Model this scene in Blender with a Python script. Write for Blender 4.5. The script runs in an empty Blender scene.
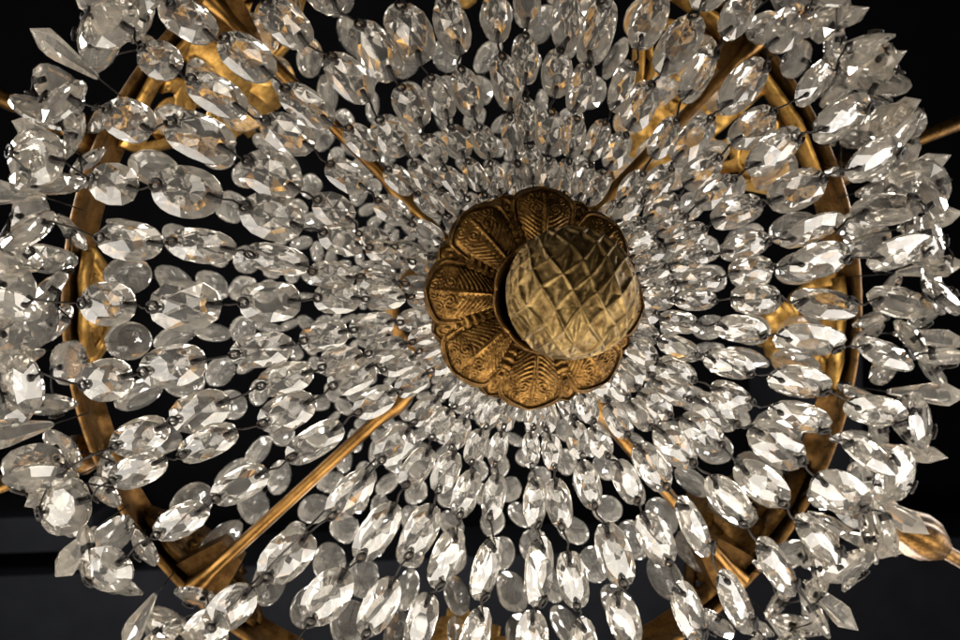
import bpy, math, random
from mathutils import Vector, Matrix
random.seed(11)
S = bpy.context.scene
COL = S.collection
PI = math.pi

# ------------------------------------------------------------------ camera
F = 747.0                                   # focal length in 1/960 of the frame width
VP = (385.0, 317.0)                         # where the vertical (chandelier axis) vanishes
vz = Vector(((VP[0]-480)/F, (VP[1]-320)/F, 1)).normalized()
vx = Vector((1, 0, 0)); vx = (vx - vx.dot(vz)*vz).normalized()
vy = vz.cross(vx)
M = Matrix((vx, vy, vz))                    # camera coords (right, down, forward) -> world
cam_d = bpy.data.cameras.new('camera')
cam = bpy.data.objects.new('camera', cam_d); COL.objects.link(cam)
R3 = Matrix((M @ Vector((1, 0, 0)), M @ Vector((0, -1, 0)), M @ Vector((0, 0, -1)))).transposed()
cam.matrix_world = R3.to_4x4()
cam_d.sensor_width = 36.0; cam_d.lens = F*36/960
cam_d.clip_start = 0.01; cam_d.clip_end = 60
cam_d.dof.use_dof = True; cam_d.dof.focus_distance = 0.300; cam_d.dof.aperture_fstop = 15.0
S.camera = cam

# ------------------------------------------------------------------ world, lamps, exposure
w = bpy.data.worlds.new('World'); S.world = w; w.use_nodes = True
wt = w.node_tree; bg = wt.nodes['Background']          # a dim room: paler walls and openings in uneven patches, brighter on one side
w_tc = wt.nodes.new('ShaderNodeTexCoord'); w_nz = wt.nodes.new('ShaderNodeTexNoise'); w_nz.inputs['Scale'].default_value = 2.6; w_nz.inputs['Detail'].default_value = 2.5
wt.links.new(w_tc.outputs['Generated'], w_nz.inputs['Vector'])
w_cr = wt.nodes.new('ShaderNodeValToRGB'); e_ = w_cr.color_ramp.elements
e_[0].position = .44; e_[0].color = (.02, .02, .022, 1); e_[1].position = .66; e_[1].color = (1.0, .95, .88, 1)
x_ = e_.new(.56); x_.color = (.22, .20, .185, 1)
wt.links.new(w_nz.outputs[0], w_cr.inputs[0])
w_sx = wt.nodes.new('ShaderNodeSeparateXYZ'); wt.links.new(w_tc.outputs['Generated'], w_sx.inputs[0])
w_mr = wt.nodes.new('ShaderNodeMapRange'); w_mr.inputs[1].default_value = -.8; w_mr.inputs[2].default_value = .7; w_mr.inputs[3].default_value = .12; w_mr.inputs[4].default_value = 1.0
wt.links.new(w_sx.outputs[1], w_mr.inputs[0])
w_ml = wt.nodes.new('ShaderNodeMath'); w_ml.operation = 'MULTIPLY'; w_ml.inputs[1].default_value = 0.55
wt.links.new(w_mr.outputs[0], w_ml.inputs[0]); wt.links.new(w_ml.outputs[0], bg.inputs[1]); wt.links.new(w_cr.outputs[0], bg.inputs[0])
def area(name, loc, target, size, power, col=(1, 1, 1), size_y=None):
    l = bpy.data.lights.new(name, 'AREA'); l.energy = power; l.color = col
    l.shape = 'RECTANGLE'; l.size = size; l.size_y = size_y or size
    o = bpy.data.objects.new(name, l); COL.objects.link(o)
    o.location = loc
    o.rotation_euler = (Vector(target)-Vector(loc)).to_track_quat('-Z', 'Y').to_euler()
    return o
AXT = (0.06, -0.01, 0.36)
area('window_light', (0.25, 1.45, -0.35), AXT, 2.1, 60, (1.0, 0.95, 0.87), 1.0)
area('side_light', (-1.5, 0.45, -0.05), AXT, 1.1, 28, (1.0, 0.96, 0.90), 1.4)
area('far_window_light', (1.5, 0.25, 0.0), AXT, 0.7, 15, (1.0, 0.96, 0.92), 1.0)
area('room_lamp', (-0.5, -1.0, -0.5), AXT, 0.35, 2.5, (1.0, 0.9, 0.78))
area('added_backlight_near', (0.5, 1.7, 1.25), (AXT[0], AXT[1], .6), 0.5, 30, (1.0, 0.97, 0.93))  # added backlight out of view, brightens the far beads from above
area('added_backlight_far', (-1.9, -0.6, 1.2), (AXT[0], AXT[1], .6), 0.5, 26, (1.0, 0.97, 0.93))  # second added backlight, for bright rims on the far beads
area('added_backlight_side', (2.0, -0.5, 1.2), (AXT[0], AXT[1], .6), 0.5, 20, (1.0, 0.97, 0.93))  # third added backlight, also out of view
S.view_settings.view_transform = 'Standard'; S.view_settings.look = 'None'
S.view_settings.exposure = 0.5; S.view_settings.gamma = 1.0
S.render.engine = 'CYCLES'
cy = S.cycles
cy.max_bounces = 18; cy.transmission_bounces = 16; cy.glossy_bounces = 6; cy.diffuse_bounces = 2
cy.caustics_reflective = False; cy.caustics_refractive = True
cy.sample_clamp_indirect = 6.0
cy.use_denoising = True
try: cy.denoiser = 'OPENIMAGEDENOISE'
except Exception: pass

# ------------------------------------------------------------------ geometry helpers
def ray(px, py):
    v = M @ Vector(((px-480)/F, (py-320)/F, 1))
    return v / v.z
def at(px, py, d): return ray(px, py)*d
D_RING = 0.43
AX = at(489, 304, D_RING)                    # a point on the chandelier's axis
def P(r, az, d): return Vector((AX.x + r*math.cos(az), AX.y + r*math.sin(az), d))
R_RING = 0.233
R_EDGE = 0.220
def prof(r):                                  # height of the bead basket at radius r
    t = max(0.0, (r-0.036)/0.2)
    return 0.297 + 0.056*t**1.2
def on_basket(px, py):
    v = ray(px, py); d = 0.36
    for _ in range(40):
        p = v*d; r = math.hypot(p.x-AX.x, p.y-AX.y)
        d = 0.5*d + 0.5*prof(min(r, 0.26))
    p = v*d
    return math.hypot(p.x-AX.x, p.y-AX.y), math.atan2(p.y-AX.y, p.x-AX.x)

def mesh(name, verts, faces, mat, smooth=False):
    m = bpy.data.meshes.new(name); m.from_pydata([tuple(v) for v in verts], [], faces); m.update()
    if mat: m.materials.append(mat)
    if smooth: m.polygons.foreach_set('use_smooth', [True]*len(m.polygons))
    return m
def link(name, m, parent=None, mw=None):
    o = bpy.data.objects.new(name, m); COL.objects.link(o)
    if mw is not None: o.matrix_world = mw
    if parent is not None:
        o.parent = parent
    return o
def tag(o, label, cat, group=None, kind=None):
    o['label'] = label
    o['category'] = cat
    if group: o['group'] = group
    if kind: o['kind'] = kind
def empty(name, loc=(0, 0, 0)):
    o = bpy.data.objects.new(name, None); COL.objects.link(o); o.empty_display_size = 0.02
    o.location = loc
    return o
class MB:
    def __init__(s): s.v = []; s.f = []
    def add(s, v, f):
        n = len(s.v); s.v += v; s.f += [tuple(i+n for i in q) for q in f]
    def tube(s, pts, rad, k=8, flat=1.0, upv=None, cap=True):
        pts = [Vector(p) for p in pts]; n = len(pts)
        if not isinstance(rad, (list, tuple)): rad = [rad]*n
        V = []; Fc = []; prev = None
        for i, p in enumerate(pts):
            t = (pts[min(i+1, n-1)]-pts[max(i-1, 0)])
            if t.length < 1e-9: t = Vector((0, 0, 1))
            t.normalize()
            ref = upv if upv is not None else prev
            if ref is None: ref = Vector((0, 0, 1)) if abs(t.z) < .9 else Vector((1, 0, 0))
            a = ref - ref.dot(t)*t
            if a.length < 1e-6: a = t.orthogonal()
            a.normalize(); b = t.cross(a); prev = a
            for j in range(k):
                q = 2*PI*j/k
                V.append(p + (a*math.cos(q)*flat + b*math.sin(q))*rad[i])
        for i in range(n-1):
            for j in range(k):
                Fc.append((i*k+j, i*k+(j+1) % k, (i+1)*k+(j+1) % k, (i+1)*k+j))
        if cap:
            Fc.append(tuple(range(k))[::-1]); Fc.append(tuple((n-1)*k+j for j in range(k)))
        s.add(V, Fc)
    def lathe(s, prof_, o, ax, k=32):
        ax = Vector(ax).normalized(); a = ax.orthogonal().normalized(); b = ax.cross(a); V = []; Fc = []
        for (r, h) in prof_:
            for j in range(k):
                q = 2*PI*j/k
                V.append(Vector(o) + ax*h + (a*math.cos(q)+b*math.sin(q))*r)
        for i in range(len(prof_)-1):
            for j in range(k):
                Fc.append((i*k+j, i*k+(j+1) % k, (i+1)*k+(j+1) % k, (i+1)*k+j))
        s.add(V, Fc)
    def box(s, c, h):
        V = [Vector((c[0]+i*h[0], c[1]+j*h[1], c[2]+k*h[2])) for i in (-1, 1) for j in (-1, 1) for k in (-1, 1)]
        s.add(V, [(0, 1, 3, 2), (4, 6, 7, 5), (0, 4, 5, 1), (2, 3, 7, 6), (0, 2, 6, 4), (1, 5, 7, 3)])
    def mesh(s, name, mat, smooth=True): return mesh(name, s.v, s.f, mat, smooth)

# ------------------------------------------------------------------ materials
def newmat(name):
    m = bpy.data.materials.new(name); m.use_nodes = True
    nt = m.node_tree; return m, nt, nt.nodes['Principled BSDF'], nt.nodes['Material Output']
def glass_mat(name, tint, milky, rough):
    m, nt, p, out = newmat(name)
    nt.nodes.remove(p)
    g = nt.nodes.new('ShaderNodeBsdfGlass'); g.inputs['IOR'].default_value = 1.545
    g.inputs['Color'].default_value = (*tint, 1)
    tc = nt.nodes.new('ShaderNodeTexCoord'); nz = nt.nodes.new('ShaderNodeTexNoise')
    oi = nt.nodes.new('ShaderNodeObjectInfo')
    add = nt.nodes.new('ShaderNodeVectorMath'); add.operation = 'ADD'
    cmb = nt.nodes.new('ShaderNodeCombineXYZ'); mul = nt.nodes.new('ShaderNodeMath'); mul.operation = 'MULTIPLY'; mul.inputs[1].default_value = 40
    nt.links.new(oi.outputs['Random'], mul.inputs[0]); nt.links.new(mul.outputs[0], cmb.inputs[0]); nt.links.new(mul.outputs[0], cmb.inputs[1])
    nt.links.new(tc.outputs['Object'], add.inputs[0]); nt.links.new(cmb.outputs[0], add.inputs[1])
    nt.links.new(add.outputs[0], nz.inputs['Vector'])
    nz.inputs['Scale'].default_value = 6.0; nz.inputs['Detail'].default_value = 5; nz.inputs['Roughness'].default_value = .65
    mr = nt.nodes.new('ShaderNodeMapRange'); mr.inputs[1].default_value = .35; mr.inputs[2].default_value = .75
    mr.inputs[3].default_value = rough; mr.inputs[4].default_value = rough*3.5
    nt.links.new(nz.outputs[0], mr.inputs[0]); nt.links.new(mr.outputs[0], g.inputs['Roughness'])
    d = nt.nodes.new('ShaderNodeBsdfDiffuse'); d.inputs[0].default_value = (.80, .76, .69, 1)
    tl = nt.nodes.new('ShaderNodeBsdfTranslucent'); tl.inputs[0].default_value = (.86, .82, .75, 1)
    mx0 = nt.nodes.new('ShaderNodeMixShader'); mx0.inputs[0].default_value = .5
    nt.links.new(d.outputs[0], mx0.inputs[1]); nt.links.new(tl.outputs[0], mx0.inputs[2])
    mf = nt.nodes.new('ShaderNodeMapRange'); mf.inputs[1].default_value = .3; mf.inputs[2].default_value = .8
    mf.inputs[3].default_value = milky*.5; mf.inputs[4].default_value = milky*1.9
    nt.links.new(nz.outputs[0], mf.inputs[0])
    mx = nt.nodes.new('ShaderNodeMixShader'); nt.links.new(mf.outputs[0], mx.inputs[0])
    nt.links.new(g.outputs[0], mx.inputs[1]); nt.links.new(mx0.outputs[0], mx.inputs[2])
    nt.links.new(mx.outputs[0], out.inputs[0])
    return m
def gold_mat(name, c1, c2, rough, scale, bump=0.15):
    m, nt, p, out = newmat(name)
    tc = nt.nodes.new('ShaderNodeTexCoord'); nz = nt.nodes.new('ShaderNodeTexNoise')
    nz.inputs['Scale'].default_value = scale; nz.inputs['Detail'].default_value = 7; nz.inputs['Roughness'].default_value = .65
    nt.links.new(tc.outputs['Object'], nz.inputs['Vector'])
    cr = nt.nodes.new('ShaderNodeValToRGB'); cr.color_ramp.elements[0].color = (*c1, 1); cr.color_ramp.elements[1].color = (*c2, 1)
    cr.color_ramp.elements[0].position = .35; cr.color_ramp.elements[1].position = .65
    nt.links.new(nz.outputs[0], cr.inputs[0])
    n3 = nt.nodes.new('ShaderNodeTexNoise'); n3.inputs['Scale'].default_value = scale*2.6; n3.inputs['Detail'].default_value = 8; n3.inputs['Roughness'].default_value = .75
    nt.links.new(tc.outputs['Object'], n3.inputs['Vector'])
    c3 = nt.nodes.new('ShaderNodeValToRGB'); c3.color_ramp.elements[0].position = .36; c3.color_ramp.elements[0].color = (.28, .22, .17, 1)
    c3.color_ramp.elements[1].position = .54; c3.color_ramp.elements[1].color = (1, 1, 1, 1); nt.links.new(n3.outputs[0], c3.inputs[0])
    mm = nt.nodes.new('ShaderNodeMixRGB'); mm.blend_type = 'MULTIPLY'; mm.inputs[0].default_value = .85
    nt.links.new(cr.outputs[0], mm.inputs[1]); nt.links.new(c3.outputs[0], mm.inputs[2]); nt.links.new(mm.outputs[0], p.inputs['Base Color'])
    p.inputs['Metallic'].default_value = 1.0
    mr = nt.nodes.new('ShaderNodeMapRange'); mr.inputs[3].default_value = rough*1.35; mr.inputs[4].default_value = rough*.75
    nt.links.new(nz.outputs[0], mr.inputs[0]); nt.links.new(mr.outputs[0], p.inputs['Roughness'])
    b = nt.nodes.new('ShaderNodeBump'); b.inputs['Strength'].default_value = bump; b.inputs['Distance'].default_value = .0006
    n2 = nt.nodes.new('ShaderNodeTexNoise'); n2.inputs['Scale'].default_value = scale*6; n2.inputs['Detail'].default_value = 4
    nt.links.new(tc.outputs['Object'], n2.inputs['Vector']); nt.links.new(n2.outputs[0], b.inputs['Height'])
    nt.links.new(b.outputs[0], p.inputs['Normal'])
    return m
def plain_mat(name, col, rough, metal=0.0, scale=8):
    m, nt, p, out = newmat(name)
    tc = nt.nodes.new('ShaderNodeTexCoord'); nz = nt.nodes.new('ShaderNodeTexNoise'); nz.inputs['Scale'].default_value = scale; nz.inputs['Detail'].default_value = 5
    nt.links.new(tc.outputs['Object'], nz.inputs['Vector'])
    cr = nt.nodes.new('ShaderNodeValToRGB')
    cr.color_ramp.elements[0].color = (*[c*.7 for c in col], 1); cr.color_ramp.elements[1].color = (*[c*1.3 for c in col], 1)
    nt.links.new(nz.outputs[0], cr.inputs[0]); nt.links.new(cr.outputs[0], p.inputs['Base Color'])
    p.inputs['Roughness'].default_value = rough; p.inputs['Metallic'].default_value = metal
    if rough > .8: p.inputs['Specular IOR Level'].default_value = 0.0
    if name == 'bronze_wire': p.inputs['Specular IOR Level'].default_value = 0.15
    return m
M_CRY = glass_mat('old_crystal', (.99, .972, .942), .075, .010)
M_CRY2 = glass_mat('smooth_crystal', (.99, .975, .95), .085, .015)
M_WIRE = plain_mat('bronze_wire', (.010, .007, .005), .6, .0, 300)
M_GOLD = gold_mat('gilded_brass', (.085, .044, .014), (.20, .105, .032), .52, 60)
M_CREST = gold_mat('lit_pierced_gilt', (.28, .15, .035), (.60, .36, .10), .42, 60)  # brighter than the frame gilt: light on the crests put into the colour
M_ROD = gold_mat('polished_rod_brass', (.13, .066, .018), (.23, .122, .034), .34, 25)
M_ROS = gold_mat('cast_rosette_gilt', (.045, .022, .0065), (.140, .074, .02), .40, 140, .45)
M_PINE = gold_mat('cast_finial_gilt', (.085, .052, .018), (.19, .128, .050), .50, 120, .4)
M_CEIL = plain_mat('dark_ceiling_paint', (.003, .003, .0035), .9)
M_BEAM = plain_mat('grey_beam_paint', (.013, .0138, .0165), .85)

# ------------------------------------------------------------------ setting
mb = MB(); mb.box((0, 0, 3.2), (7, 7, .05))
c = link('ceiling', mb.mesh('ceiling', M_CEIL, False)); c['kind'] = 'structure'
def beam(px0, py0, px1, py1, d, label):
    a = at(px0, py0, d); b = at(px1, py1, d)
    mb = MB(); cx, cyy = (a.x+b.x)/2, (a.y+b.y)/2
    hx, hy = abs(b.x-a.x)/2, abs(b.y-a.y)/2
    mb.box((0, 0, .2), (hx, hy, .2))
    o = link('ceiling_beam', mb.mesh('ceiling_beam', M_BEAM, False)); o.location = (cx, cyy, d)
    tag(o, label, 'beam')
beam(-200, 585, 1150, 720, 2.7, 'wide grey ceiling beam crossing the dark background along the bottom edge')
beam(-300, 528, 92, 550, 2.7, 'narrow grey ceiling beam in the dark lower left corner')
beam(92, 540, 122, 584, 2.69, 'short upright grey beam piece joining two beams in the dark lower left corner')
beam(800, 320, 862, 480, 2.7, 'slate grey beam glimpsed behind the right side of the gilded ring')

# ------------------------------------------------------------------ crystal meshes (unit length along x, the outer end at +x)
def bead_mesh(name, W, T, n, ring, hz, peak, girdle, mat, smooth=False, tw=0.5, ex=.92):
    def sup(q, e):                             # slightly squared ellipse
        cq, sq = math.cos(q), math.sin(q)
        return math.copysign(abs(cq)**e, cq), math.copysign(abs(sq)**e, sq)
    V = []; Fc = []
    N = n*2
    def loop(k, s, z, off, e=1.0):
        i0 = len(V)
        for j in range(k):
            x, y = sup(2*PI*(j+off)/k, e)
            V.append((x*.5*s, y*W/2*s, z))
        return i0
    gt = loop(N, 1, girdle, 0, ex); gb = loop(N, 1, -girdle, 0, ex)
    for j in range(N): Fc.append((gt+j, gt+(j+1) % N, gb+(j+1) % N, gb+j)[::-1])
    for sgn, g in ((1, gt), (-1, gb)):
        z1 = hz*T/2*sgn
        r1 = loop(n, ring, z1, tw)
        fs = []
        for j in range(n):
            a = g+2*j; b = g+2*j+1; c_ = g+(2*j+2) % N
            m0 = r1+j; mp = r1+(j-1) % n
            fs.append((a, b, m0)); fs.append((b, c_, m0)); fs.append((mp, a, m0))
        if peak is None:
            fs.append(tuple(r1+j for j in range(n)))
        else:
            i2 = len(V); V.append((0.0, 0.0, T/2*sgn))
            if peak > 0:
                r2 = loop(n, peak, T/2*sgn*.93, 0)
                for j in range(n):
                    fs.append((r1+(j-1) % n, r1+j, r2+j)); fs.append((r1+j, r2+(j+1) % n, r2+j))
                    fs.append((r2+j, r2+(j+1) % n, i2))
            else:
                for j in range(n): fs.append((r1+j, r1+(j+1) % n, i2))
        if sgn < 0: fs = [f[::-1] for f in fs]
        Fc += fs
    m = mesh(name, V, Fc, mat, smooth)
    return m
BEADS = [bead_mesh('faceted_bead', .70, .27, 8, .60, .76, 0, .022, M_CRY),
         bead_mesh('faceted_bead', .68, .27, 8, .68, .80, .30, .025, M_CRY, ex=.80),
         bead_mesh('faceted_bead', .72, .28, 6, .58, .78, 0, .022, M_CRY),
         bead_mesh('faceted_bead', .69, .27, 8, .66, .78, .24, .03, M_CRY, tw=.42, ex=.88),
         bead_mesh('faceted_bead', .71, .30, 10, .60, .78, .20, .022, M_CRY, tw=.55, ex=.95),
         bead_mesh('faceted_bead', .66, .30, 8, .56, .92, None, .025, M_CRY, ex=.78)]
def lens_mesh():
    V = []; Fc = []; nu, nv = 20, 10
    for i in range(nv+1):
        ph = -PI/2 + PI*i/nv
        for j in range(nu):
            q = 2*PI*j/nu
            V.append((.5*math.cos(ph)*math.cos(q), .35*math.cos(ph)*math.sin(q), .15*math.sin(ph)))
    for i in range(nv):
        for j in range(nu): Fc.append((i*nu+j, i*nu+(j+1) % nu, (i+1)*nu+(j+1) % nu, (i+1)*nu+j))
    return mesh('smooth_bead', V, Fc, M_CRY2, True)
LENS = lens_mesh()
BACKS = [LENS, LENS]
for b_ in (BEADS[0], BEADS[1], BEADS[5]):
    c_ = b_.copy(); c_.materials.clear(); c_.materials.append(M_CRY2); BACKS.append(c_)
def loop_mesh():                               # wire: eyelet on the face at the outer end, pin head and bow round the inner end
    mb = MB()
    pts = []
    for j in range(15):
        q = 2*PI*j/14*.93
        pts.append((.385+.100*math.cos(q), .076*math.sin(q), .118-.045*math.cos(q)))
    mb.tube(pts, .026, 6)
    mb.tube([(.31, 0, .18), (.315, 0, -.11)], .024, 8)                  # the drilled hole with its wire
    m1 = mb.mesh('wire_loop', M_WIRE, True); mb = MB()
    mb.tube([(-.365, 0, .104), (-.365, 0, -.09)], .048, 10)
    mb.tube([(-.37, .0, .095), (-.44, .01, .075), (-.50, .0, .03), (-.52, 0, 0)], .014, 6)
    return m1, mb.mesh('wire_pin', M_WIRE, True)
LOOP, PIN = loop_mesh()
def spear_mesh():
    V = []; Fc = []; n = 6
    st = [(0, .028), (.05, .04), (.64, .118), (.76, .122), (1.0, .004)]
    for h, r in st:
        for j in range(n):
            q = 2*PI*j/n; V.append((r*math.cos(q), r*.72*math.sin(q), -h))
    for i in range(len(st)-1):
        for j in range(n): Fc.append((i*n+j, (i+1)*n+j, (i+1)*n+(j+1) % n, i*n+(j+1) % n))
    Fc.append(tuple(range(n))); Fc.append(tuple((len(st)-1)*n+j for j in range(n))[::-1])
    return mesh('spear_drop', V, Fc, M_CRY, False)
SPEAR = spear_mesh()

def frame_mat(pos, xdir, facing, L, roll, wy=1.0, wz=1.0):
    x = Vector(xdir).normalized(); z = Vector(facing); z = (z-z.dot(x)*x)
    if z.length < 1e-4: z = x.orthogonal()
    z.normalize(); y = z.cross(x)
    z2 = z*math.cos(roll)+y*math.sin(roll); y2 = z2.cross(x)
    m3 = Matrix((x, y2, z2)).transposed()
    return Matrix.Translation(pos) @ m3.to_4x4() @ Matrix.Diagonal((L, L*wy, L*wz, 1))

# ------------------------------------------------------------------ front basket strands: (x, y, length, width) as measured, outermost first
STR = [
 [(108,304,54,50),(185,306,70,50),(270,302,60,44),(337,298,46,34)],
 [(130,241,66,40),(202,246,68,36),(277,259,62,30),(332,275,46,30)],
 [(114,184,50,48),(187,192,68,52),(272,217,64,48),(342,239,46,34)],
 [(129,120,52,46),(200,137,70,48),(272,175,62,46),(334,210,44,34),(373,240,36,26)],
 [(160,60,46,44),(217,95,64,38),(288,134,58,38),(347,176,46,32),(392,210,40,28)],
 [(192,22,56,38),(247,57,62,42),(307,106,60,36),(363,142,44,30),(400,180,36,26)],
 [(286,23,60,40),(349,78,58,38),(392,136,46,40),(424,176,36,26)],
 [(322,-14,60,42),(376,51,68,44),(411,106,46,36),(433,150,36,26)],
 [(396,-34,60,44),(410,34,64,48),(439,97,46,30),(457,142,36,30)],
 [(440,-38,60,40),(452,27,56,38),(467,92,50,32),(484,142,36,26)],
 [(490,-46,58,36),(496,18,48,32),(506,82,56,32),(512,137,44,24)],
 [(532,-50,56,34),(527,5,44,32),(525,59,50,30),(526,119,44,26)],
 [(576,-46,60,36),(566,20,60,34),(557,73,48,34),(549,132,44,34)],
 [(614,-34,60,34),(597,32,66,32),(581,88,50,30),(573,137,40,28)],
 [(676,-44,60,36),(649,20,60,34),(622,86,52,26),(597,140,42,26)],
 [(716,-20,62,38),(679,44,66,38),(640,106,50,36),(617,151,40,28)],
 [(737,15,52,36),(698,74,56,32),(664,138,44,28),(632,187,36,26)],
 [(788,28,54,42),(743,86,62,40),(693,139,54,34),(658,182,40,30)],
 [(816,81,54,32),(752,127,52,36),(702,171,44,34),(662,208,38,30)],
 [(842,118,62,40),(774,151,62,38),(715,192,46,30),(672,224,36,26)],
 [(874,159,62,38),(797,190,58,44),(737,212,52,34),(686,237,42,28)],
 [(886,209,60,34),(812,230,62,26),(745,246,48,30),(690,259,42,26)],
 [(900,252,60,34),(820,260,60,38),(751,270,46,32),(699,281,40,28)],
 [(900,302,60,34),(825,304,60,34),(756,299,48,36),(696,300,40,24)],
 [(885,354,56,30),(810,340,66,32),(741,329,50,28),(680,322,42,24)],
 [(876,411,58,30),(800,382,60,32),(729,364,50,28),(679,348,42,26)],
 [(869,454,60,30),(800,417,58,28),(732,396,46,28),(676,372,42,30)],
 [(841,493,62,44),(777,445,62,46),(716,412,50,34),(672,390,42,30)],
 [(819,539,58,34),(762,484,60,38),(702,432,50,34),(655,404,40,28)],
 [(777,567,60,34),(729,500,58,30),(675,446,52,36),(640,415,36,26)],
 [(736,602,62,34),(694,527,62,30),(652,467,52,34),(618,420,38,28)],
 [(689,612,60,36),(656,539,58,36),(627,482,46,30),(600,442,36,26)],
 [(624,620,56,32),(615,555,62,36),(588,485,48,28),(578,440,36,26)],
 [(584,648,58,32),(573,580,56,32),(559,504,50,26),(552,452,36,22)],
 [(532,640,58,34),(539,572,66,34),(535,503,50,26),(531,450,36,20)],
 [(475,638,60,32),(486,569,62,30),(494,497,46,24),(498,449,36,20)],
 [(421,623,58,32),(446,558,62,32),(466,494,50,28),(476,447,36,24)],
 [(379,607,62,36),(420,532,58,36),(446,472,44,28),(458,434,34,24)],
 [(327,597,64,44),(377,532,66,36),(417,468,46,30),(440,424,36,26)],
 [(231,608,58,40),(287,556,62,46),(350,495,60,34),(395,445,46,34),(425,411,36,26)],
 [(206,630,48,40)],
 [(181,521,60,32),(240,485,60,34),(315,442,62,34),(375,402,46,30),(412,383,36,26)],
 [(138,470,60,34),(208,443,62,32),(287,412,60,38),(352,376,50,36),(398,363,38,26)],
 [(140,436,58,36),(200,411,62,40),(285,379,56,34),(341,362,46,30)],
 [(107,380,52,46),(173,366,66,44),(262,350,62,36),(324,336,48,32)],
]
ORD = ['', 'first', 'second', 'third', 'fourth', 'fifth', 'sixth', 'seventh', 'eighth', 'ninth', 'tenth', 'eleventh', 'twelfth', 'thirteenth', 'fourteenth', 'fifteenth', 'sixteenth', 'seventeenth', 'eighteenth']
RODS = []
for nm, px in (('upper left', (270, 64)), ('upper right', (760, 38)), ('lower right', (770, 612)), ('lower left', (190, 592))):
    v = at(px[0], px[1], D_RING); RODS.append((math.atan2(v.y-AX.y, v.x-AX.x), nm))
def rod_place(azs):
    """clockwise count of each azimuth from the gold rod before it"""
    out = {}
    for ra, nm in RODS:
        nxt = min(((rb-ra) % (2*PI)) for rb, _ in RODS if rb != ra)
        inside = sorted([(((a-ra) % (2*PI)), i) for i, a in enumerate(azs) if ((a-ra) % (2*PI)) < nxt])
        for k, (_, i) in enumerate(inside): out[i] = (ORD[k+1], nm)
    return out
strand_az = []
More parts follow.
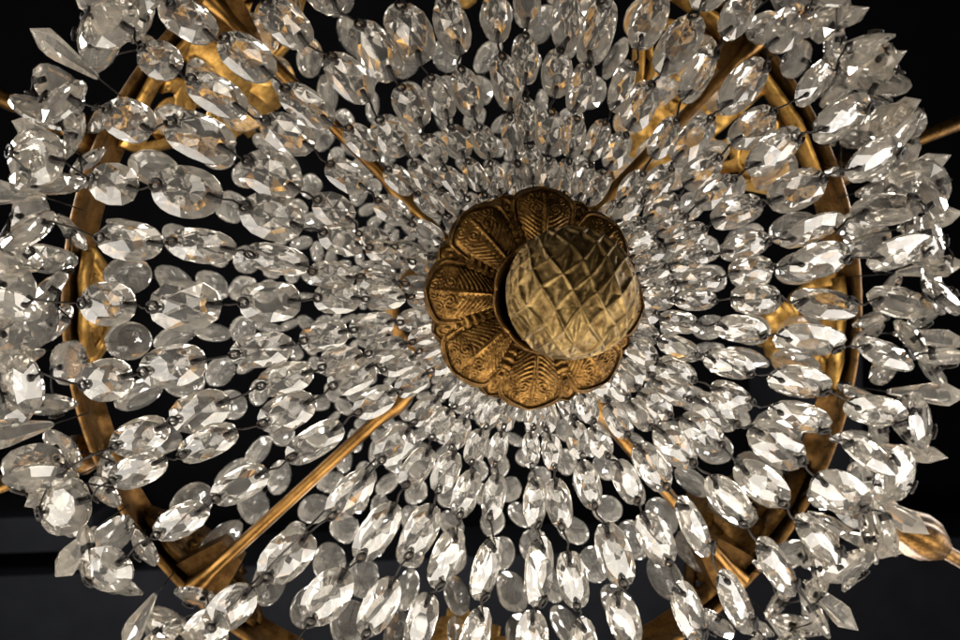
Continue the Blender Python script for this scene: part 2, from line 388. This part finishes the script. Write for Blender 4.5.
def build_front():
    data = []
    for st in STR:
        q = [on_basket(x, y) for x, y, _, _ in st]
        data.append(q); strand_az.append(q[0][1])
    place = rod_place(strand_az)
    for i, (st, q) in enumerate(zip(STR, data)):
        items = []                              # r, az, d, tangent, facing, L, roll
        r0, az0 = q[0]
        # the edge: the strand turns upward and climbs to the ring
        seq = []
        aj = az0 + random.uniform(-.02, .02)
        dE = prof(.222)
        hang = [(R_EDGE+.006, dE+.062, .026), (R_EDGE+.010, dE+.047, .029), (R_EDGE+.012, dE+.032, .030), (R_EDGE+.009, dE+.017, .031), (R_EDGE+.001, dE+.004, .031)]
        zg = 1 if random.random() < .5 else -1
        for k, (r, d, L) in enumerate(hang):
            seq.append((r+random.uniform(-.004, .004), aj+(zg*(-1)**k*.034 if k < 4 else 0)+random.uniform(-.015, .015), d+random.uniform(-.003, .003), L*random.uniform(.88, 1.12), None, 1.2))
        # beads between the edge and the outermost measured bead
        rr = R_EDGE-.003-.032; ext = []
        while rr > r0+.034:
            ext.append((rr, aj, prof(rr), .036, None, 1)); rr -= .038
        seq += ext
        for (x, y, L, W), (r, az) in zip(st, q):
            d = prof(r)
            c0 = (505, 302); dx, dy = x-c0[0], y-c0[1]; q_ = math.hypot(dx, dy); dx /= q_; dy /= q_
            ra_, aa_ = on_basket(x+dx*L/2, y+dy*L/2); rb_, ab_ = on_basket(x-dx*L/2, y-dy*L/2)
            Lw = (P(ra_, aa_, prof(ra_))-P(rb_, ab_, prof(rb_))).length*1.02
            Ww = W*d/F*.96
            wy = min(1.05, max(.66, Ww/(.70*Lw)))
            seq.append((r, az, d, Lw, math.acos(min(1, max(.05, Ww/(.70*Lw*wy))))*.9, wy))
        # inner beads down to the rosette, smaller and smaller
        r, az = q[-1]; n_in = 0
        tgt = .037
        Lw = seq[-1][3]
        while r > .047 and n_in < (8 if len(st) > 1 else 0):
            L2 = max(.0150, min(Lw*.92, .0150+.125*(r-.04)))
            r = r-(Lw+L2)/2*1.0; Lw = L2
            if r < tgt: break
            seq.append((r, az+random.uniform(-.01, .01)*min(2, .08/r), prof(r)+random.uniform(-.0015, .0015), L2, None, .80)); n_in += 1
        place_word, rod = place[i]
        root = empty('bead_strand', P(R_EDGE, aj, D_RING-.005))
        tag(root, 'faceted clear oval bead strand, %s clockwise past the %s gold rod' % (place_word, rod),
            'bead strand', 'faceted bead strands of the basket')
        T = Matrix.Translation(-root.location)
        pts = [P(r, a, d) for r, a, d, *_ in seq]
        ends = []
        for k, (r, a, d, L, roll, wy) in enumerate(seq):
            p = pts[k]
            if k == 0: t = P(R_RING, a, D_RING+.02)-pts[1]
            elif k < 5: t = pts[k-1]-pts[k+1]
            else:
                t = pts[k-1]-pts[min(k+1, len(pts)-1)] if k > 5 else P(r+.01, a, prof(r+.01))-P(r-.01, a, prof(r-.01))
                if k+1 < len(pts): t = t.normalized()*.5+(P(r+.01, a, prof(r+.01))-P(r-.01, a, prof(r-.01))).normalized()*.5
            # little misalignments of a hand-strung chain
            t = t.normalized()+Vector((random.uniform(-1, 1), random.uniform(-1, 1), random.uniform(-1, 1)))*(.05 if k > 4 else .22)
            t.normalize()
            rad = Vector((math.cos(a), math.sin(a), 0))
            if k < 4: t = (t+rad*random.uniform(.2, 1.1)*(-1 if random.random() < .3 else 1)).normalized()
            facing = Vector((0, 0, -1)) if k > 4 else (rad*(.9 if k < 4 else .2)+Vector((0, 0, -.7 if k < 4 else -1)))
            if roll is None: roll = random.gauss(0, .30) if k > 4 else random.gauss(0, .7)
            else: roll = roll*(1 if random.random() < .5 else -1)
            mw = frame_mat(p, t, facing, L, roll, wy, min(1, .030/L))
            me = BEADS[random.choice((0, 0, 0, 1, 1, 1, 2, 2, 3, 3, 4, 5))]
            b = link('bead', me, root, None); b.matrix_local = T @ mw
            link('wire_loop', LOOP, b); link('wire_pin', PIN, b)
            ends.append((mw @ Vector((.47, 0, .055)), mw @ Vector((-.52, 0, 0)), b, T @ mw))
        def wlink(pts_, rad_, e_):
            wm = MB(); wm.tube([q_-root.location for q_ in pts_], rad_, 5)
            m_ = wm.mesh('wire_link', M_WIRE, True); m_.transform(e_[3].inverted())
            link('wire_link', m_, e_[2])
        wlink([P(R_RING-.004, aj, D_RING+.004), ends[0][0]], .0004, ends[0])
        for k in range(len(ends)-1):
            a, b = ends[k][1], ends[k+1][0]
            j_ = Vector((random.uniform(-1, 1), random.uniform(-1, 1), random.uniform(-1, 1)))*.0012
            wlink([a, a*.6+b*.4+j_, (a+b)/2+j_, b], .0005, ends[k])
        wlink([ends[-1][1], P(.03, az, prof(.036)+.006)], .0005, ends[-1])
build_front()

# ------------------------------------------------------------------ far strands: the tent of beads from the ring up to the crown
D_CROWN = .86; R_CROWN = .052
def build_tent():
    n = 40; azs = [2*PI*(i+.37)/n+random.uniform(-.03, .03) for i in range(n)]
    place = rod_place(azs)
    for i, az in enumerate(azs):
        root = empty('far_bead_strand', P(R_RING-.012, az, D_RING+.012))
        tag(root, 'smooth clear bead strand behind the basket, %s clockwise past the %s gold rod' % place[i], 'bead strand', 'smooth bead strands behind the basket')
        T = Matrix.Translation(-root.location)
        t = 0.0; pts = []
        def pos(t):
            return P((R_RING-.014)+(R_CROWN-R_RING+.014)*(t**.86), az, D_RING+.014+(D_CROWN-D_RING)*t**1.12)
        Ls = []
        while t < .995:
            L = .033-.018*t
            pts.append(t+L*.55/.45); Ls.append(L); t += L*1.22/.45
        wire = MB()
        wp = [pos(min(1, k/24))-root.location for k in range(25)]
        wire.tube(wp, .0002, 4)
        link('wire', wire.mesh('wire', M_WIRE, True), root)
        for tt, L in zip(pts, Ls):
            if tt > 1: break
            p = pos(tt); tg = (pos(tt-.02 if tt > .02 else 0)-pos(tt+.02)).normalized()
            tg = (tg+Vector((random.uniform(-1, 1), random.uniform(-1, 1), random.uniform(-1, 1)))*.1).normalized()
            mw = frame_mat(p, tg, Vector((0, 0, -1))+tg*.3, L, random.gauss(0, .6))
            b = link('bead', random.choice(BACKS), root); b.matrix_local = T @ mw
build_tent()

# ------------------------------------------------------------------ spear drops hanging round the ring
def build_spears():
    azs = []
    for k in range(len(strand_az)):
        a = strand_az[k]; b = strand_az[(k+1) % len(strand_az)]
        dlt = (b-a+PI) % (2*PI)-PI
        azs.append(a+dlt*.5+random.uniform(-.015, .015))
    place = rod_place(azs)
    for i, az in enumerate(azs):
        L = random.uniform(.046, .054)
        dt = D_RING-.037+random.uniform(-.006, .004)
        p = P(R_RING-.003, az, dt)
        root = empty('spear_drop', p)
        tag(root, 'pointed glass drop at the rim, %s clockwise past the %s gold rod' % place[i], 'glass drop', 'pointed glass drops round the rim')
        rad = Vector((math.cos(az), math.sin(az), 0)); tan = Vector((-math.sin(az), math.cos(az), 0))
        z = (Vector((0, 0, 1))+rad*random.uniform(-.22, .04)+tan*random.uniform(-.15, .15)).normalized()
        x = tan-tan.dot(z)*z; x.normalize(); y = z.cross(x)
        m4 = Matrix((x, y, z)).transposed().to_4x4() @ Matrix.Rotation(random.uniform(-.5, .5), 4, 'Z') @ Matrix.Diagonal((L, L, L, 1))
        d = link('drop', SPEAR, root); d.matrix_local = m4
        wr = MB(); wr.tube([(0, 0, -.001), P(R_RING-.004, az, D_RING+.003)-p], .00045, 5)
        link('wire', wr.mesh('wire', M_WIRE, True), root)
build_spears()

# ------------------------------------------------------------------ gilded frame
frame = empty('chandelier_frame', (AX.x, AX.y, D_RING))
tag(frame, 'gilded chandelier frame with embossed rosette, pineapple finial, four rods and a pierced ring', 'chandelier')
FT = -frame.location
def fpart(name, mb, mat, parent=None, smooth=True):
    m = mb.mesh(name, mat, smooth)
    m.transform(Matrix.Translation(FT))
    o = bpy.data.objects.new(name, m); COL.objects.link(o); o.parent = parent or frame
    return o
Z0 = Vector((AX.x, AX.y, 0)); ZA = (0, 0, 1)
# ring: a flanged band
mb = MB()
mb.lathe([(R_RING-.003, D_RING), (R_RING-.001, D_RING-.001), (R_RING+.001, D_RING), (R_RING+.002, D_RING+.004),
          (R_RING+.002, D_RING+.022), (R_RING+.003, D_RING+.025), (R_RING, D_RING+.027), (R_RING-.005, D_RING+.027), (R_RING-.006, D_RING+.024),
          (R_RING-.002, D_RING+.021), (R_RING-.002, D_RING+.005), (R_RING-.003, D_RING)], Z0, ZA, 160)
ring = fpart('ring', mb, M_GOLD)
# rods
for ra, nm in RODS:
    mb = MB(); n = 24
    a = P(.018, ra, D_RING-.060); b = P(R_RING-.004, ra, D_RING+.004)
    ax_ = (b-a).normalized(); Lr = (b-a).length
    prf = []
    for k in range(41):
        t = k/40
        r = .0032+.0006*t
        if .0 <= t < .34: r += .0026*math.exp(-((t-.27)/.035)**2)-.0008*(t < .22)
        if t > .93: r += .003*(t-.93)/.07
        prf.append((r, t*Lr))
    mb.lathe(prf, a, ax_, 14)
    o = fpart('rod', mb, M_ROD)
    mb = MB()                                   # bracket holding the rod to the ring
    c0 = P(R_RING-.012, ra, D_RING+.008)
    rad = Vector((math.cos(ra), math.sin(ra), 0)); tan = Vector((-math.sin(ra), math.cos(ra), 0))
    V = []
    for s, wd in ((-1.6, .008), (-.6, .012), (.55, .016)):
        for h in (-.004, .012):
            for q in (-1, 1): V.append(c0+rad*s*.012+tan*q*wd+Vector((0, 0, h)))
    Fq = []
    for k in range(2):
        o_ = k*4; Fq += [(o_, o_+4, o_+5, o_+1), (o_+2, o_+3, o_+7, o_+6), (o_, o_+2, o_+6, o_+4), (o_+1, o_+5, o_+7, o_+3)]
    Fq += [(0, 1, 3, 2), (8, 10, 11, 9)]
    mb.add(V, Fq); fpart('bracket', mb, M_GOLD, None, False)
# stem and crown
mb = MB(); mb.lathe([(.0001, .300), (.016, .302), (.012, .325), (.007, .335), (.007, .36), (.013, .37), (.016, .382), (.013, .394), (.007, .404), (.006, .60), (.012, .62), (.006, .64), (.006, 1.6)], Z0, ZA, 32)
fpart('stem', mb, M_GOLD)
mb = MB(); mb.lathe([(.046, .858), (.058, .860), (.060, .87), (.056, .885), (.046, .88), (.044, .868), (.046, .858)], Z0, ZA, 64)
for k in range(4):
    q = PI/4+PI/2*k; mb.tube([P(.005, q, .872), P(.048, q, .872)], .003, 8)
fpart('crown', mb, M_GOLD)
# pierced crests standing on the ring
def spiral(cx, cyy, r0, r1, a0, turns, n=26):
    return [(cx+(r0+(r1-r0)*k/n)*math.cos(a0+turns*2*PI*k/n), cyy+(r0+(r1-r0)*k/n)*math.sin(a0+turns*2*PI*k/n)) for k in range(n+1)]
def crest(az, wd, ht, lean, mat=None):
    mb = MB()
    def mp(s, h):
        r = R_RING-.006-lean*h
        return P(r, az+s/R_RING, D_RING+.012+h)
    inw = Vector((-math.cos(az), -math.sin(az), 0))
    def rib(c2, w0, w1):
        n = len(c2)
        mb.tube([mp(s, h) for s, h in c2], [1.45*(w0+(w1-w0)*k/(n-1)) for k in range(n)], 8, .3, inw)
    for sg in (-1, 1):
        rib([(sg*s, h) for s, h in spiral(wd*.30, ht*.30, ht*.04, ht*.24, 0, 1.6)], .0022, .0046)
        rib([(sg*s, h) for s, h in spiral(wd*.62, ht*.20, ht*.03, ht*.16, 1, 1.5)], .002, .004)
        rib([(sg*wd*.08, ht*.05), (sg*wd*.22, ht*.55), (sg*wd*.34, ht*.72), (sg*wd*.46, ht*.66), (sg*wd*.42, ht*.54), (sg*wd*.34, ht*.57)], .006, .003)
        rib([(sg*wd*.4, ht*.50), (sg*wd*.62, ht*.46), (sg*wd*.8, ht*.32), (sg*wd*.98, ht*.16), (sg*wd, ht*.02)], .005, .0035)
        for k in range(4):                       # leaf lobes
            a_ = PI/2-sg*(.25+.38*k)
            l_ = ht*(.42-.05*k)
            rib([(sg*wd*.05+l_*.25*math.cos(a_), ht*.42+l_*.25*math.sin(a_)), (sg*wd*.05+l_*.7*math.cos(a_), ht*.42+l_*.7*math.sin(a_)), (sg*wd*.05+l_*math.cos(a_), ht*.42+l_*math.sin(a_))], .0075, .0028)
    rib([(0, 0), (0, ht*.5), (0, ht*.95), (0, ht*1.02)], .010, .003)
    rib([(-wd, .002), (-wd*.5, 0), (0, .002), (wd*.5, 0), (wd, .002)], .006, .006)
    fpart('crest', mb, mat or M_CREST)
def az_of(px, py):
    v = at(px, py, D_RING); return math.atan2(v.y-AX.y, v.x-AX.x)
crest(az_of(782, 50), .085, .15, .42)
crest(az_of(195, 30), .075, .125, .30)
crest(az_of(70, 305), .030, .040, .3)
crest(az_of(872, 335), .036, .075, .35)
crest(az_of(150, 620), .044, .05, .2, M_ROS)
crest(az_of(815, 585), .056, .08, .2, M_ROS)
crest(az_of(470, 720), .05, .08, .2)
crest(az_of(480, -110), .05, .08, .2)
# arms that leave the ring outward
def arm(px, py, bud):
    az = az_of(px, py); mb = MB()
    rad = Vector((math.cos(az), math.sin(az), 0))
    mb.lathe([(.0005, 0), (.010, .003), (.012, .010), (.007, .018), (.0055, .022), (.0085, .026), (.006, .030), (.0048, .034)], P(R_RING+.004, az, D_RING+.018), rad, 18)
    pts = [P(R_RING+.03+.012*k, az, D_RING+.018-.0035*math.sin(k*.33)*4) for k in range(15)]
    mb.tube(pts, .0047, 12)
    sc = [P(R_RING+.075+(.016-.0005*k)*math.cos(k*.42), az, D_RING+.034-(.016-.0005*k)*math.sin(k*.42)) for k in range(22)]
    mb.tube(sc, [.0042-.0001*k for k in range(22)], 8)
    if bud:
        V = []; Fc = []; st = [(.001, 0), (.008, .002), (.0115, .010), (.0125, .018), (.0095, .027), (.0105, .036), (.0130, .048), (.012, .058), (.007, .068)]
        u = rad.orthogonal().normalized(); v = rad.cross(u); k_ = 48
        for r, h in st:
            for j in range(k_):
                q = 2*PI*j/k_; rr = r*(1+.13*abs(math.sin(q*3))*1.0)
                V.append(P(R_RING+.022, az, D_RING-.004)+rad*h+(u*math.cos(q)+v*math.sin(q))*rr)
        for i in range(len(st)-1):
            for j in range(k_): Fc.append((i*k_+j, i*k_+(j+1) % k_, (i+1)*k_+(j+1) % k_, (i+1)*k_+j))
        mb.add(V, Fc)
    fpart('arm', mb, M_ROS)
for a_ in ((20, 104, 0), (20, 478, 0), (925, 540, 1), (915, 140, 0), (300, 760, 1), (640, 770, 1), (330, -150, 1), (640, -150, 1)): arm(*a_)

# rosette
D_ROS = .288; R_ROS = .0448
def petal(az, wmax, rtip, d0, small):
    nu, nv = (60, 84) if not small else (30, 60)
    V = []; Fc = []
    r0 = .016
    for j in range(nv+1):
        v = j/nv
        wv = wmax*(.42+.58*math.sin(min(1, v/.72)*PI/2))
        if v > .72: wv *= math.sqrt(max(0, 1-((v-.72)/.28)**2))*.985+.015
        for i in range(nu+1):
            u = -1+2*i/nu; au = abs(u)
            h = .0034*(1-u*u)*(.35+.65*math.sin(PI*min(1, v*1.05)))    # the dome of the petal
            edge = max(au, (v-.55)/.45 if v > .55 else 0)
            ev = math.hypot(u, max(0, (v-.72)/.28)) if v > .72 else au
            rim = math.exp(-((ev-.93)/.05)**2); gr = math.exp(-((ev-.82)/.05)**2)
            h += .00075*rim-.0006*gr
            inside = 1/(1+math.exp((ev-.76)/.03))
            if not small:
                rib_ = math.exp(-(u/.055)**2)*.0007*(v < .9)
                vein = math.sin(2*PI*(v*15-au*3.2+.35*math.sin(au*6)))*.00024*(au > .08)*(1 if v < .56 else 0)
                curl = 0
                if v >= .56:
                    for cu, cv, fr in ((.30, .66, 9), (.52, .80, 10), (.20, .88, 11)):
                        dd = math.hypot(au-cu, (v-cv)*2.4)
                        curl += math.cos(2*PI*(dd*fr+math.atan2(v-cv, au-cu)/(2*PI)))*.00050*math.exp(-(dd/.20)**2)
                    curl += .00012*math.sin(u*61+v*37)*math.sin(v*83-u*29)
                h += .00010*math.sin(u*43+2*math.sin(v*31))*math.sin(v*57+3*math.sin(u*9+az))
                h += (vein+curl)*inside+rib_*inside
            else:
                h += (math.cos(2*PI*(math.hypot(u, (v-.80)*2.2)*3.2))*.0004*(v > .55)+math.sin(2*PI*v*9-au*4)*.0003*(v <= .55))*inside
            r = r0+(rtip-r0)*v
            dz = d0+.0065*v**2.2-.0012-h+.0012*au*au
            tang = u*wv
            V.append(Vector((AX.x+r*math.cos(az)-tang*math.sin(az), AX.y+r*math.sin(az)+tang*math.cos(az), dz)))
    for j in range(nv):
        for i in range(nu):
            a = j*(nu+1)+i; Fc.append((a, a+1, a+nu+2, a+nu+1)[::-1])
    # turned-back border so the petal has thickness
    bd = [j*(nu+1) for j in range(nv+1)]+[nv*(nu+1)+i for i in range(1, nu+1)]+[j*(nu+1)+nu for j in range(nv-1, -1, -1)]
    n0 = len(V)
    for b in bd: V.append(V[b]+Vector((0, 0, .0012)))
    for k in range(len(bd)-1): Fc.append((bd[k], bd[k+1], n0+k+1, n0+k))
    m = MB(); m.add(V, Fc); return m
mb = MB()
mb.lathe([(.0001, D_ROS+.004), (.020, D_ROS+.004), (.030, D_ROS+.0075), (.038, D_ROS+.0105), (.036, D_ROS+.012), (.02, D_ROS+.012), (.0001, D_ROS+.012)], Z0, ZA, 64)
ros = fpart('rosette', mb, M_ROS)
off = math.radians(180+4)
for k in range(8):
    fpart('petal', petal(off+k*PI/4, .0132, R_ROS, D_ROS, False), M_ROS, ros)
for k in range(8):
    fpart('petal', petal(off+PI/8+k*PI/4, .0085, R_ROS-.0012, D_ROS+.0024, True), M_ROS, ros)
# scalloped collar cup behind the finial
V = []; Fc = []; k_ = 160; st = [(.0105, D_ROS+.001), (.0150, D_ROS-.003), (.0175, D_ROS-.012), (.0195, D_ROS-.0215), (.0207, D_ROS-.0235), (.0215, D_ROS-.0215), (.0192, D_ROS-.010), (.017, D_ROS+.001)]
mb = MB()
for i, (r, d) in enumerate(st):
    for j in range(k_):
        q = 2*PI*j/k_; lobe = abs(math.sin(q*4))**.7
        e = max(0, i-2)/3 if i < 6 else max(0, (7-i))/2
        V.append(P(r*(1+.045*(lobe-.5)*min(1, e)), q+off, d-(.0016*lobe*min(1, e))))
for i in range(len(st)-1):
    for j in range(k_): Fc.append((i*k_+j, i*k_+(j+1) % k_, (i+1)*k_+(j+1) % k_, (i+1)*k_+j))
mb.add(V, Fc); fpart('collar', mb, M_ROS, ros)
# pineapple finial
D_PINE = .2365; R_PINE = .0209
V = []; Fc = []; nt_, nph = 440, 200
nsp = 10
for i in range(nph+1):
    ph = .012+(2.35-.012)*i/nph                # from the tip towards the neck
    fade = min(1, max(0, (ph-.07)/.2))
    sx = math.sin(ph); zz = math.cos(ph)
    for j in range(nt_):
        q = 2*PI*j/nt_
        uu = ph*math.cos(q); vv = ph*math.sin(q)
        uu += .07*math.sin(vv*3.1+1)+.045*math.sin(uu*5+vv*2); vv += .07*math.sin(uu*2.7)+.045*math.sin(vv*6-uu*3)
        cc = (uu/.40) % 1; h3 = 0.5*math.exp(-(min(cc, 1-cc)/.10)**2)
        a = ((uu*.80+vv*.60)/.32+.5) % 1; b = ((uu*.80-vv*.60)/.32+.5) % 1
        da, db = min(a, 1-a), min(b, 1-b)
        h = math.exp(-(da/.085)**2); h2 = math.exp(-(db/.085)**2)
        rg = max(h, h2, h3)
        wob = .8+.35*math.sin(q*3+ph*5)
        nub = math.exp(-((a-.5)**2+(b-.5)**2)/.018)
        disp = (.0010*rg*wob+.0004*nub-.0005*(1-rg)*(min(da, db)*2))*min(1, max(0, (2.3-ph)/.4))
        R_ = R_PINE+disp
        V.append(P(R_*sx, q+.15, D_PINE-R_*zz*.98))
for i in range(nph):
    for j in range(nt_): Fc.append((i*nt_+j, i*nt_+(j+1) % nt_, (i+1)*nt_+(j+1) % nt_, (i+1)*nt_+j))
Fc.append(tuple(range(nt_))[::-1])
mb = MB(); mb.add(V, Fc); fin = fpart('finial', mb, M_PINE)
mb = MB(); mb.lathe([(.0150, D_PINE+.014), (.0135, D_PINE+.020), (.0155, D_PINE+.026), (.0125, D_PINE+.034), (.0110, D_PINE+.056)], Z0, ZA, 48)
fpart('neck', mb, M_ROS, fin)
